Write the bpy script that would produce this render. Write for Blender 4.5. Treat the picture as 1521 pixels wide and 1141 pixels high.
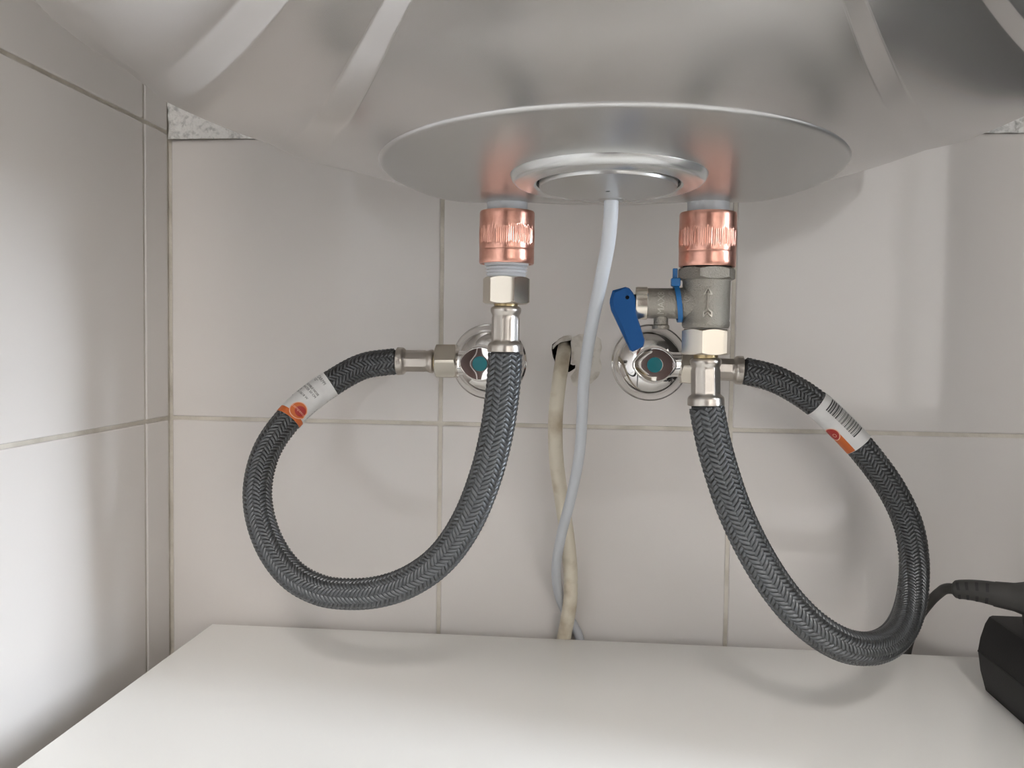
import bpy, bmesh, math, random
import numpy as np
from mathutils import Matrix, Vector

for o in list(bpy.data.objects):
    bpy.data.objects.remove(o, do_unlink=True)
S = bpy.context.scene
COL = S.collection
R = math.radians

# ------------------------------------------------------------------ camera, world, light, exposure
CAM_Z = 1.0537
def axes(yaw, pitch, roll):
    f = Vector((0, 1, 0)); r = Vector((1, 0, 0)); u = Vector((0, 0, 1))
    A = Matrix.Rotation(yaw, 3, u); f, r = A @ f, A @ r
    A = Matrix.Rotation(pitch, 3, r); f, u = A @ f, A @ u
    A = Matrix.Rotation(roll, 3, f); r, u = A @ r, A @ u
    return r, u, f
cd = bpy.data.cameras.new('camera')
cam = bpy.data.objects.new('camera', cd); COL.objects.link(cam)
r_, u_, f_ = axes(R(5.229), R(-2.675), R(-0.762))
m = Matrix((r_, u_, -f_)).transposed().to_4x4()
m.translation = Vector((0, -0.62, CAM_Z))
cam.matrix_world = m
cd.sensor_fit = 'HORIZONTAL'; cd.sensor_width = 36.0; cd.lens = 1322.8 / 1521 * 36.0
cd.clip_start = 0.01; cd.clip_end = 50
S.camera = cam

wd = bpy.data.worlds.new('world'); S.world = wd; wd.use_nodes = True
wd.node_tree.nodes['Background'].inputs[0].default_value = (0.75, 0.8, 0.9, 1)
wd.node_tree.nodes['Background'].inputs[1].default_value = 0.15
WIN_FRONT = ((1.0, 0.955, 0.905), 1.55)      # window behind the camera, to the right
LAMP = ((1.0, 0.955, 0.91), 38.0)           # round ceiling lamp
WIN_RIGHT = ((0.80, 0.89, 1.0), 33.0)      # window in the right-hand wall of the room
S.view_settings.view_transform = 'Standard'
S.view_settings.look = 'None'
S.view_settings.gamma = 1.0
S.view_settings.use_curve_mapping = False
S.view_settings.exposure = 0.48
EXPO = S.view_settings

# ------------------------------------------------------------------ helpers
def link(o, parent=None):
    COL.objects.link(o)
    if parent is not None:
        o.parent = parent
    return o

def tag(o, label=None, cat=None, group=None, kind=None):
    if label: o['label'] = label
    if cat: o['category'] = cat
    if group: o['group'] = group
    if kind: o['kind'] = kind
    return o

def thing(name, loc, label, cat, group=None):
    o = bpy.data.objects.new(name, None); o.location = loc
    o.empty_display_size = 0.02
    link(o); tag(o, label, cat, group)
    return o

def origin_of(p):
    v = Vector((0, 0, 0))
    while p is not None:
        v += Vector(p.location); p = p.parent
    return v

def mesh_obj(name, verts, faces, mat, parent=None, smooth=None, loc=None):
    """world-space verts -> one object; its origin is the parent's (or loc)"""
    me = bpy.data.meshes.new(name)
    off = origin_of(parent) if parent is not None else Vector(loc or (0, 0, 0))
    vs = np.asarray(verts, dtype=float) - np.array(off)
    me.from_pydata([tuple(v) for v in vs], [], [tuple(int(i) for i in f) for f in faces])
    me.update()
    if smooth is not None:
        me.shade_smooth()
        if smooth < 179:
            me.set_sharp_from_angle(angle=R(smooth))
    me.materials.append(mat)
    o = bpy.data.objects.new(name, me)
    if parent is None and loc is not None:
        o.location = loc
    return link(o, parent)

def bm_obj(name, bm, mat, parent=None, smooth=None, loc=None):
    bmesh.ops.recalc_face_normals(bm, faces=bm.faces[:])
    vs = [v.co[:] for v in bm.verts]
    bm.verts.index_update()
    fs = [[v.index for v in f.verts] for f in bm.faces]
    bm.free()
    return mesh_obj(name, vs, fs, mat, parent, smooth, loc)

class Geo:
    def __init__(s): s.v = []; s.f = []; s.n = 0
    def add(s, v, f):
        v = np.asarray(v, float); b = s.n
        s.v.append(v); s.f += [tuple(i + b for i in q) for q in f]; s.n += len(v)
        return s
    def obj(s, name, mat, parent=None, smooth=None, loc=None):
        return mesh_obj(name, np.concatenate(s.v), s.f, mat, parent, smooth, loc)

def frame(axis):
    """rotation taking local z to axis; local x stays towards the camera (-Y) where possible"""
    z = Vector(axis).normalized()
    x = Vector((0, -1, 0)) if abs(z.y) < .9 else Vector((0, 0, 1))
    x = (x - z * x.dot(z)).normalized(); y = z.cross(x)
    return np.array([x, y, z]).T

def grid_faces(nr, nc, closed=True, flip=False):
    fs = []
    for i in range(nr - 1):
        for j in range(nc if closed else nc - 1):
            k = (j + 1) % nc
            q = (i * nc + j, i * nc + k, (i + 1) * nc + k, (i + 1) * nc + j)
            fs.append(q[::-1] if flip else q)
    return fs

def lathe(prof, base=(0, 0, 0), axis=(0, 0, 1), n=48, rfun=None, caps=True):
    """prof: list of (radius, height); rfun(phi, r, h) may reshape the radius"""
    ph = np.arange(n) / n * 2 * math.pi
    V = []
    for (r, h) in prof:
        rr = np.full(n, r) if rfun is None else np.array([rfun(p, r, h) for p in ph])
        V.append(np.c_[rr * np.cos(ph), rr * np.sin(ph), np.full(n, h)])
    V = np.concatenate(V); F = grid_faces(len(prof), n)
    if caps:
        if prof[0][0] > 1e-6: F.append(tuple(range(n))[::-1])
        if prof[-1][0] > 1e-6: F.append(tuple(range((len(prof) - 1) * n, len(prof) * n)))
    return V @ frame(axis).T + np.array(base), F

def hexnut(R_, h0, h1, base, axis=(0, 0, 1), rot=0.0, bore=None, n=72):
    """six-sided nut with turned chamfers; rot turns the facing flat about the axis"""
    ph = np.arange(n) / n * 2 * math.pi
    a = R_ * math.cos(math.pi / 6)
    q = (ph - rot + math.pi / 6) % (math.pi / 3) - math.pi / 6
    rh = np.minimum(a / np.cos(q), R_ * 0.992)
    ch = (rh - a * 0.97) * 0.55
    ring = lambda r, h: np.c_[r * np.cos(ph), r * np.sin(ph), np.broadcast_to(h, ph.shape)]
    b = bore or a * .5
    rows = [ring(np.full(n, b), h0), ring(np.full(n, a * .97), h0), ring(rh, h0 + ch),
            ring(rh, h1 - ch), ring(np.full(n, a * .97), h1), ring(np.full(n, b), h1)]
    F = grid_faces(6, n); F.append(tuple(range(n))[::-1]); F.append(tuple(range(5 * n, 6 * n)))
    return np.concatenate(rows) @ frame(axis).T + np.array(base), F

def box(x0, x1, y0, y1, z0, z1, bev=0.0, seg=2):
    bm = bmesh.new()
    bmesh.ops.create_cube(bm, size=1)
    for v in bm.verts:
        v.co = ((x0 + x1) / 2 + v.co.x * (x1 - x0), (y0 + y1) / 2 + v.co.y * (y1 - y0), (z0 + z1) / 2 + v.co.z * (z1 - z0))
    if bev:
        bmesh.ops.bevel(bm, geom=bm.edges[:], offset=bev, segments=seg, profile=.5, affect='EDGES')
    bmesh.ops.recalc_face_normals(bm, faces=bm.faces[:])
    bm.verts.index_update()
    V = [v.co[:] for v in bm.verts]; F = [[v.index for v in f.verts] for f in bm.faces]
    bm.free()
    return np.array(V), F

def box_obj(name, a, mat, parent=None, bev=0.0, smooth=40, seg=2, loc=None):
    v, f = box(*a, bev=bev, seg=seg)
    o = mesh_obj(name, v, f, mat, parent, 180 if bev else None, loc)
    if bev: flat_faces(o)
    return o

def flat_faces(o):
    m_ = o.modifiers.new('weighted', 'WEIGHTED_NORMAL'); m_.mode = 'FACE_AREA'; m_.weight = 100; m_.keep_sharp = True

def spline(P, step):
    """centripetal-ish smooth path through P resampled to equal arc length"""
    P = np.array(P, float)
    for _ in range(1):                        # light smoothing of the measured points
        Q = P.copy(); Q[1:-1] = .25 * P[:-2] + .5 * P[1:-1] + .25 * P[2:]; Q[1] = P[1] * .7 + Q[1] * .3; Q[-2] = P[-2] * .7 + Q[-2] * .3
        P = Q
    E = np.vstack([2 * P[0] - P[1], P, 2 * P[-1] - P[-2]])
    out = []
    for i in range(1, len(E) - 2):
        p0, p1, p2, p3 = E[i - 1:i + 3]
        t0 = 0; t1 = t0 + np.linalg.norm(p1 - p0) ** .5; t2 = t1 + np.linalg.norm(p2 - p1) ** .5; t3 = t2 + np.linalg.norm(p3 - p2) ** .5
        for t in np.linspace(t1, t2, 24, endpoint=False):
            A1 = (t1 - t) / (t1 - t0) * p0 + (t - t0) / (t1 - t0) * p1
            A2 = (t2 - t) / (t2 - t1) * p1 + (t - t1) / (t2 - t1) * p2
            A3 = (t3 - t) / (t3 - t2) * p2 + (t - t2) / (t3 - t2) * p3
            B1 = (t2 - t) / (t2 - t0) * A1 + (t - t0) / (t2 - t0) * A2
            B2 = (t3 - t) / (t3 - t1) * A2 + (t - t1) / (t3 - t1) * A3
            out.append((t2 - t) / (t2 - t1) * B1 + (t - t1) / (t2 - t1) * B2)
    out.append(P[-1]); out = np.array(out)
    s = np.r_[0, np.cumsum(np.linalg.norm(np.diff(out, axis=0), axis=1))]
    n = max(8, int(s[-1] / step))
    ss = np.linspace(0, s[-1], n + 1)
    return np.c_[[np.interp(ss, s, out[:, k]) for k in range(3)]].T, ss

class Path:
    """a path with a frame whose normal keeps facing the room (-Y)"""
    def __init__(self, P, step=0.0015, smooth=6):
        self.C, self.s = spline(P, step)
        T = np.gradient(self.C, axis=0); T /= np.linalg.norm(T, axis=1)[:, None]
        for _ in range(smooth):
            T[1:-1] = (T[:-2] + 2 * T[1:-1] + T[2:]); T /= np.linalg.norm(T, axis=1)[:, None]
        ref = np.array([0, -1., 0])
        N = ref - (T @ ref)[:, None] * T; N /= np.linalg.norm(N, axis=1)[:, None]
        self.T, self.N, self.B = T, N, np.cross(T, N); self.L = self.s[-1]
    def _i(self, A, s): return np.stack([np.interp(s, self.s, A[:, k]) for k in range(3)], -1)
    def at(self, s, th, r):
        s = np.asarray(s, float); th = np.asarray(th, float); r = np.asarray(r, float)
        n = self._i(self.N, s); b = self._i(self.B, s); c = self._i(self.C, s)
        return c + r[..., None] * (np.cos(th)[..., None] * n + np.sin(th)[..., None] * b)
    def near(self, p):
        return self.s[np.argmin(np.linalg.norm(self.C - np.array(p), axis=1))]
    def tube(self, r, s0=0, s1=None, n=24, step=0.004, caps=True, rprof=None):
        s1 = self.L if s1 is None else s1
        k = max(2, int((s1 - s0) / step)); ss = np.linspace(s0, s1, k + 1); th = np.arange(n) / n * 2 * math.pi
        SS, TT = np.meshgrid(ss, th, indexing='ij')
        rr = np.full(SS.shape, r) if rprof is None else np.broadcast_to(rprof(ss)[:, None], SS.shape)
        V = self.at(SS, TT, rr).reshape(-1, 3); F = grid_faces(k + 1, n, flip=False)
        if caps: F += [tuple(range(n))[::-1], tuple(range(k * n, (k + 1) * n))]
        return V, F

# ------------------------------------------------------------------ materials
def mat(name, color, rough=.5, metal=0.0, spec=.5, coat=0.0, noise=None, bump=None, emit=None):
    """noise=(scale, amount, colour2); bump=(scale, strength, distance)"""
    m = bpy.data.materials.new(name); m.use_nodes = True
    nt = m.node_tree; b = nt.nodes['Principled BSDF']
    b.inputs['Base Color'].default_value = (*color, 1)
    b.inputs['Roughness'].default_value = rough
    b.inputs['Metallic'].default_value = metal
    b.inputs['Specular IOR Level'].default_value = spec
    if coat:
        b.inputs['Coat Weight'].default_value = coat; b.inputs['Coat Roughness'].default_value = .05
    tc = nt.nodes.new('ShaderNodeTexCoord')
    if noise:
        sc, amt, c2 = noise
        n = nt.nodes.new('ShaderNodeTexNoise'); n.inputs['Scale'].default_value = sc; n.inputs['Detail'].default_value = 6
        rp = nt.nodes.new('ShaderNodeValToRGB')
        rp.color_ramp.elements[0].position = .5 - .5 * (1 - amt) * .3; rp.color_ramp.elements[1].position = .75
        rp.color_ramp.elements[0].color = (*color, 1); rp.color_ramp.elements[1].color = (*c2, 1)
        nt.links.new(tc.outputs['Object'], n.inputs['Vector']); nt.links.new(n.outputs[0], rp.inputs[0])
        nt.links.new(rp.outputs[0], b.inputs['Base Color'])
    if bump:
        sc, st, di = bump
        n = nt.nodes.new('ShaderNodeTexNoise'); n.inputs['Scale'].default_value = sc; n.inputs['Detail'].default_value = 5
        bp = nt.nodes.new('ShaderNodeBump'); bp.inputs['Strength'].default_value = st; bp.inputs['Distance'].default_value = di
        nt.links.new(tc.outputs['Object'], n.inputs['Vector']); nt.links.new(n.outputs[0], bp.inputs['Height'])
        nt.links.new(bp.outputs[0], b.inputs['Normal'])
    if emit:
        b.inputs['Emission Color'].default_value = (*emit[0], 1); b.inputs['Emission Strength'].default_value = emit[1]
    return m

def tile_mat():
    m = mat('glazed_tile', (.735, .698, .667), rough=.07, spec=.38)
    nt = m.node_tree; b = nt.nodes['Principled BSDF']
    tc = nt.nodes.new('ShaderNodeTexCoord')
    # glaze waviness
    n = nt.nodes.new('ShaderNodeTexNoise'); n.inputs['Scale'].default_value = 9; n.inputs['Detail'].default_value = 1
    bp = nt.nodes.new('ShaderNodeBump'); bp.inputs['Strength'].default_value = .25; bp.inputs['Distance'].default_value = .0012
    nt.links.new(tc.outputs['Object'], n.inputs['Vector']); nt.links.new(n.outputs[0], bp.inputs['Height']); nt.links.new(bp.outputs[0], b.inputs['Normal'])
    # sparse dirt specks
    v = nt.nodes.new('ShaderNodeTexVoronoi'); v.inputs['Scale'].default_value = 16
    gt = nt.nodes.new('ShaderNodeMath'); gt.operation = 'LESS_THAN'; gt.inputs[1].default_value = .022
    n2 = nt.nodes.new('ShaderNodeTexNoise'); n2.inputs['Scale'].default_value = 6
    g2 = nt.nodes.new('ShaderNodeMath'); g2.operation = 'GREATER_THAN'; g2.inputs[1].default_value = .6
    mu = nt.nodes.new('ShaderNodeMath'); mu.operation = 'MULTIPLY'
    mx = nt.nodes.new('ShaderNodeMix'); mx.data_type = 'RGBA'
    nt.links.new(tc.outputs['Object'], v.inputs['Vector']); nt.links.new(tc.outputs['Object'], n2.inputs['Vector'])
    nt.links.new(v.outputs['Distance'], gt.inputs[0]); nt.links.new(n2.outputs[0], g2.inputs[0])
    nt.links.new(gt.outputs[0], mu.inputs[0]); nt.links.new(g2.outputs[0], mu.inputs[1]); nt.links.new(mu.outputs[0], mx.inputs[0])
    mx.inputs[6].default_value = (.735, .698, .667, 1); mx.inputs[7].default_value = (.42, .39, .35, 1)
    nt.links.new(mx.outputs[2], b.inputs['Base Color'])
    return m

M = {}
M['tile'] = tile_mat()
M['grout'] = mat('grout', (.68, .635, .56), .9, noise=(30, .8, (.44, .40, .33)), bump=(400, .6, .001))
M['plaster'] = mat('rough_plaster', (.88, .87, .845), .95, noise=(240, .9, (.50, .50, .48)), bump=(160, 1.0, .004))
M['mortar'] = mat('old_mortar', (.70, .66, .60), .5, noise=(150, .7, (.46, .41, .34)), bump=(250, .5, .001))
M['dark'] = mat('cavity_shade', (.03, .026, .022), .95)  # near-black colour puts the shade of the hole into the surface
M['room'] = mat('room_paint', (.82, .80, .775), .8, bump=(60, .1, .001))
M['dim'] = mat('dimming_dark_taupe', (.055, .050, .046), .8)  # dark colour put on the unseen niche wall to dim the right side
M['ceil'] = mat('ceiling_paint', (.78, .77, .75), .9)
M['floor'] = mat('floor_tile', (.46, .44, .42), .35, noise=(7, .5, (.40, .38, .36)))
M['door'] = mat('brown_reflection_panel', (.045, .024, .020), .4)  # for unseen dark panels added so the chrome has something dark to mirror
M['white_lam'] = mat('white_laminate', (.86, .845, .81), .25, spec=.35, bump=(5, .08, .002))
M['shell'] = mat('silver_enamel', (.62, .605, .59), .24, metal=.9, spec=.5)
M['shell2'] = mat('silver_cover', (.53, .525, .515), .29, metal=.9, spec=.5)
M['alu'] = mat('satin_aluminium', (.58, .58, .57), .26, metal=.75)
M['black'] = mat('black_gap', (.02, .02, .02), .8)
M['nylon'] = mat('white_nylon', (.56, .575, .59), .4)
M['copper'] = mat('copper', (.72, .385, .30), .29, metal=1.0, noise=(180, .6, (.58, .285, .22)), bump=(700, .08, .0004))
M['nickel'] = mat('satin_nickel', (.66, .61, .53), .25, metal=1.0)
M['cast'] = mat('sandblasted_nickel', (.29, .27, .235), .42, metal=.85, bump=(1500, .9, .0006))
M['cast2'] = mat('lighter_nickel', (.46, .43, .38), .33, metal=.9)  # lighter nickel so the raised arrow and letters stand out
M['steel'] = mat('pressed_steel', (.48, .445, .405), .30, metal=1.0, bump=(300, .12, .0006))
M['chrome'] = mat('chrome', (.86, .85, .84), .04, metal=1.0)
M['brass'] = mat('brass', (.38, .30, .17), .35, metal=1.0)
M['strand'] = mat('braid_strand', (.11, .115, .12), .33, metal=.7, bump=(1500, .2, .0005))
M['rubber'] = mat('dark_rubber', (.035, .036, .038), .7)
M['blue'] = mat('blue_lever_plastic', (.003, .058, .19), .5, spec=.25)
M['blue2'] = mat('blue_tie_nylon', (.008, .12, .33), .4)
M['teal'] = mat('teal_dot', (.0, .16, .19), .35)
M['paper'] = mat('label_paper', (.74, .735, .72), .45, noise=(120, .4, (.66, .655, .64)))
M['orange'] = mat('orange_print', (.62, .145, .03), .45)
M['red'] = mat('red_print', (.42, .03, .025), .45)
M['peach'] = mat('pale_print', (.85, .50, .36), .45)
M['ink'] = mat('black_print', (.05, .05, .05), .6)
M['ink2'] = mat('grey_print', (.16, .16, .155), .6)
M['wcable'] = mat('white_pvc', (.55, .57, .60), .38)
M['cream'] = mat('aged_cream_pvc', (.70, .64, .52), .42, noise=(38, 1.0, (.36, .27, .165)))
M['bplastic'] = mat('black_plastic', (.008, .008, .0085), .5, spec=.22, bump=(900, .15, .0004))
M['gplug'] = mat('grey_plug_rubber', (.052, .050, .047), .55, spec=.25)

# ------------------------------------------------------------------ the setting
XL = -0.3056; XJ = (-0.1073, 0.0942, 0.2957); ZJ = 0.9957; ZT = 1.1972
RX, FY, ZC = 1.70, -2.60, 2.50

# back wall: the bed behind the tiles (with a cable hole), plaster above the tiling
wb = Geo()
hx0, hx1, hz0, hz1 = -.0305, -.0085, 1.030, 1.062
for a in ((XL - .15, hx0, .0010, .15, 0, ZC), (hx1, .60, .0010, .15, 0, ZC), (hx0, hx1, .0010, .15, 0, hz0), (hx0, hx1, .0010, .15, hz1, ZC)):
    wb.add(*box(*a))
wall_back = wb.obj('wall_back', M['grout']); tag(wall_back, 'tiled back wall behind the hoses', kind='structure')
box_obj('cable_cavity', (hx0 - .01, hx1 + .01, .06, .07, hz0 - .01, hz1 + .01), M['dark'], wall_back)

TH = .0085
def tile(parent, plane, a0, a1, z0, z1):
    """one glazed tile with cushioned edges; plane 'y' = back wall, 'x' = left wall"""
    g = .0013
    a0 += g; a1 -= g; z0 += g; z1 -= g
    if plane == 'y':
        return box_obj('tile', (a0, a1, 0, TH, z0, z1), M['tile'], parent, bev=.0011, smooth=30, seg=2)
    return box_obj('tile', (XL - TH, XL, a0, a1, z0, z1), M['tile'], parent, bev=.0011, smooth=30, seg=2)

def holed_tile(parent, x0, x1, z0, z1, hole):
    g = .0013
    x0 += g; x1 -= g; z0 += g; z1 -= g; b = .0011
    bm = bmesh.new()
    def loop(pts): 
        vs = [bm.verts.new(p) for p in pts]
        for i in range(len(vs)): bm.edges.new((vs[i], vs[(i + 1) % len(vs)]))
        return vs
    rect = lambda d, y: [(x0 + d, y, z0 + d), (x1 - d, y, z0 + d), (x1 - d, y, z1 - d), (x0 + d, y, z1 - d)]
    A = loop(rect(b, 0)); H = loop([(x, 0, z) for x, z in hole])
    bmesh.ops.triangle_fill(bm, edges=bm.edges[:], use_beauty=True)
    def strip(a, pts):
        c = [bm.verts.new(p) for p in pts]
        for i in range(len(a)):
            j = (i + 1) % len(a); bm.faces.new((a[i], a[j], c[j], c[i]))
        return c
    c = strip(A, rect(b * .3, b * .3)); c = strip(c, rect(0, b)); strip(c, rect(0, TH))
    strip(H, [(x, TH, z) for x, z in hole])
    o = bm_obj('tile', bm, M['tile'], parent, smooth=40); flat_faces(o)
    return o

hp = lambda u, v: (-.0282 + (u - 822) * .000463, 1.0592 - (v - 498) * .000467)
hole = [hp(*q) for q in [(820, 512), (827, 507), (831, 503), (837, 499.5), (843, 498.5), (849.5, 498), (850.5, 501), (848, 508), (849, 518), (849, 530), (848, 541),
                         (852, 542.5), (855.5, 542), (855, 547), (851, 550), (846, 553), (838, 550), (830, 546), (826, 543), (824, 536), (821, 529), (819.5, 520)]]
cols = [XL, XJ[0], XJ[1], XJ[2], XJ[2] + .2015]
for i in range(4):
    for z0 in (ZJ - .2015, ZJ):
        z1 = z0 + .2015
        if i == 1 and z0 == ZJ:
            holed_tile(wall_back, cols[i], cols[i + 1], z0, z1, hole)
        else:
            tile(wall_back, 'y', cols[i], cols[i + 1], z0, z1)

# rough plaster above the last tile row: a lumpy sheet
rnd = np.random.RandomState(3)
def lumpy(x0, x1, z0, z1, y, amp, step):
    nx = int((x1 - x0) / step); nz = int((z1 - z0) / step)
    X, Z = np.meshgrid(np.linspace(x0, x1, nx + 1), np.linspace(z0, z1, nz + 1), indexing='ij')
    Yh = y + amp * (rnd.rand(*X.shape) - .5) + amp * .8 * np.sin(X * 190 + 3 * np.sin(Z * 150)) * np.sin(Z * 230 + 2 * np.sin(X * 120))
    return np.c_[X.ravel(), Yh.ravel(), Z.ravel()], grid_faces(nx + 1, nz + 1, closed=False, flip=False)
pl = Geo(); pl.add(*lumpy(XL, -.12, ZT - .0018, ZT + .10, -.0022, .0022, .0028)); pl.add(*lumpy(.12, .42, ZT - .0018, ZT + .10, -.0022, .0022, .0035))
po = pl.obj('plaster', M['plaster'], wall_back, smooth=180)
# hole filling: broken plaster lip inside, mortar patch smeared beside the cable
lip = [hp(*q) for q in [(820, 514), (828, 506), (838, 498), (850, 497), (849, 505), (840, 507), (832, 509), (826, 513), (821, 519)]]
g = Geo(); k = len(lip)
V = [(x, .0035, z) for x, z in lip] + [(x, .02, z) for x, z in lip]
g.add(V, [tuple(range(k))] + [(i, (i + 1) % k, k + (i + 1) % k, k + i) for i in range(k)])
g.obj('broken_plaster', M['mortar'], wall_back)
pat = [(849.5, 500), (860, 495.5), (872, 495), (885, 497), (893, 503), (895, 515), (892, 530), (896, 545), (890, 560), (880, 570), (866, 577), (852, 574), (848, 560), (856, 549), (856, 541), (849.5, 540), (849.5, 520)]
pat = np.array([hp(*q) for q in pat]); ctr = pat.mean(0); rows = []
for sc, hgt in ((1, .0002), (.95, -.0004), (.75, -.0006), (.5, -.0006), (.25, -.0007)):
    rows.append(np.c_[ctr[0] + (pat[:, 0] - ctr[0]) * sc, np.full(len(pat), hgt) + (rnd.rand(len(pat)) - .5) * .0003, ctr[1] + (pat[:, 1] - ctr[1]) * sc])
V = np.concatenate(rows); F = grid_faces(5, len(pat), flip=True); F.append(tuple(range(4 * len(pat), 5 * len(pat)))[::-1])
o = mesh_obj('mortar_patch', V, F, M['mortar'], wall_back, smooth=180)

# left wall
wall_left = box_obj('wall_left', (XL - .15, XL - .0014, FY, .0014, 0, ZC), M['grout']); tag(wall_left, 'tiled left wall beside the cabinet', kind='structure')
ys = [-.0012, -.0355, -.237, -.4385]
zs = [ZJ - .2015, ZJ, 1.2001, 1.4016, 1.6031]
for a in range(3):
    for b in range(4):
        tile(wall_left, 'x', ys[a + 1], ys[a], zs[b], zs[b + 1])
box_obj('plaster', (XL - .008, XL - .0005, FY, -.4385, 0, ZC), M['room'], wall_left)
box_obj('plaster', (XL - .008, XL - .0005, -.4385, 0, 1.605, ZC), M['room'], wall_left)
# unseen right-hand niche wall, made dark to dim that side; the room beyond it
wall_niche = box_obj('wall_right', (.325, .45, -.25, 0, 0, ZC), M['dim']); tag(wall_niche, kind='structure')
wn = box_obj('wall_back_2', (.45, RX, -.25, -.15, 0, ZC), M['room']); tag(wn, kind='structure')
floor = box_obj('floor', (XL - .15, RX + .15, FY - .15, .15, -.1, 0), M['floor']); tag(floor, kind='structure')
ceil = box_obj('ceiling', (XL - .15, RX + .15, FY - .15, .15, ZC, ZC + .1), M['ceil']); tag(ceil, kind='structure')
wf = box_obj('wall_front', (XL - .15, RX + .15, FY - .15, FY, 0, ZC), M['room']); tag(wf, kind='structure')
wr = box_obj('wall_right_2', (RX, RX + .15, FY, -.15, 0, ZC), M['room']); tag(wr, kind='structure')

def window(name, centre, w, h, inward, light, bars):
    """frosted window: frame members and a daylit pane, set on the wall face"""
    cx, cy, cz = centre
    pane_m = mat('frosted_daylight_' + name, (.8, .8, .8), .5, emit=light)
    def rect(a0, a1, d0, d1, z0, z1):
        if inward == 'y': return (cx + a0, cx + a1, cy + d0, cy + d1, z0, z1)
        return (cx - d1, cx - d0, cy + a0, cy + a1, z0, z1)
    f = .05
    root = box_obj(name, rect(-w / 2, w / 2, .0, .012, cz - h / 2, cz + h / 2), pane_m); tag(root, kind='structure')
    gg = Geo()
    for a in ((-w / 2 - f, -w / 2, 0, .05, cz - h / 2 - f, cz + h / 2 + f), (w / 2, w / 2 + f, 0, .05, cz - h / 2 - f, cz + h / 2 + f),
              (-w / 2, w / 2, 0, .05, cz - h / 2 - f, cz - h / 2), (-w / 2, w / 2, 0, .05, cz + h / 2, cz + h / 2 + f)):
        gg.add(*box(*rect(*a)))
    for b in bars: gg.add(*box(*rect(b - .02, b + .02, 0, .04, cz - h / 2, cz + h / 2)))
    gg.obj('window_frame', M['white_lam'], root)
    return root
window('window_1', (1.06, FY, 1.58), 1.05, 1.45, 'y', WIN_FRONT, (0,))
window('window_2', (RX, -.57, 1.50), .24, 1.1, 'x', WIN_RIGHT, ())
dl = box_obj('reflection_panel_2', (XL - .01, XL + .012, -2.50, -1.55, .002, 2.02), M['door'], bev=.004); tag(dl, kind='structure')  # unseen panel added to give the left valve handle a dark reflection
dr = box_obj('reflection_panel_1', (-.27, .47, FY, FY + .035, 0.002, 2.02), M['door'], bev=.004); tag(dr, kind='structure')  # added panel, stands in for the dark figure the chrome handles mirror

lamp = thing('ceiling_lamp', (.05, -2.00, ZC), 'round white ceiling lamp in the room behind the camera', 'lamp')
v, f = lathe([(.21, 0), (.215, .004), (.215, .03), (.20, .034), (.20, .03)], (.05, -2.00, ZC), (0, 0, -1), n=64); mesh_obj('lamp_base', v, f, M['alu'], lamp, smooth=40)
v, f = lathe([(.199, .03), (.19, .05), (.15, .065), (.001, .072)], (.05, -2.00, ZC), (0, 0, -1), n=64, caps=False)
mesh_obj('lamp_diffuser', v, f, mat('lit_diffuser', (.8, .8, .8), .5, emit=LAMP), lamp, smooth=60)

# ------------------------------------------------------------------ water heater
TX, TY = .0047, -.235                           # tank axis
RT = .231
def dome(r):
    r = np.maximum(r, .090)
    z = .0695 + .643 * r ** 2 + 9.2155 * r ** 4 + 1.768 * r ** 6
    z = z - .0026 * np.clip((.15 - r) / .05, 0, 1) - .0045 * np.clip((r - .14) / .06, 0, 1)
    return CAM_Z + z + np.where(r > .216, 46.0 * np.maximum(r - .216, 0) ** 2, 0)
heater = thing('water_heater', (TX, TY, CAM_Z + .0695), 'large silver grey water heater with domed ribbed underside hanging over the hoses', 'water heater')
AP = .26
def sstep(x, a, b):
    t = np.clip((x - a) / (b - a), 0, 1); return t * t * (3 - 2 * t)
e1, e2, e3, e4 = 25.9, 28.3, 37.1, 39.1
half = [0, 3, 6, 9, 12, 15, 18, 20, 22, 23.5, 24.6, 25.3, 25.7, 25.9, 26.1, 26.6, 27.1, 27.6, 28.1, 28.3, 28.5, 28.9, 29.6, 31, 33, 35, 36.2, 36.8, 37.0, 37.15, 37.5, 38.1, 38.7, 39.0, 39.2, 39.5, 40.2, 41.2, 43, 45.5, 48, 51, 54, 57, 60, 61.8, 62.5]
amax = math.degrees(math.asin(RT / AP)) - .02
half = [h for h in half if h < amax] + [amax]
psi = np.radians(np.array([-h for h in half[:0:-1]] + half)); nt_ = 120
V = []
for a in psi:
    b_ = AP * math.cos(a); disc = max(RT ** 2 - (AP * math.sin(a)) ** 2, 0) ** .5
    t = (1 - np.cos(np.linspace(0, math.pi, nt_))) / 2
    rho = (b_ - disc) + 2 * disc * t
    x = rho * math.sin(a); y = -AP + rho * math.cos(a); r = np.hypot(x, y)
    d = abs(math.degrees(a)); lin = lambda p, q: min(max((d - p) / (q - p), 0), 1)
    rec = .0028 * lin(e1, e2) + .0056 * lin(e3, e4) if a < 0 else -.0024 * lin(e1, e2) - .0030 * lin(e3, e4)
    z = dome(r) - .03 * np.minimum(y, 0) * np.clip((.17 - r) / .07, 0, 1) + np.clip(x / .03, 0, 1) * (.0045 * np.clip((r - .14) / .06, 0, 1) + .0034 * np.clip((r - .11) / .08, 0, 1)) - np.clip(-x / .03, 0, 1) * .0014 * np.clip((r - .14) / .06, 0, 1) + rec * sstep(rho, .03, .08) * sstep(RT - r, .0, .02)
    V.append(np.c_[TX + x, TY + y, z])
ZR = float(dome(np.array(RT)))
g = Geo(); g.add(np.concatenate(V), grid_faces(len(psi), nt_, closed=False, flip=False))
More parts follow.
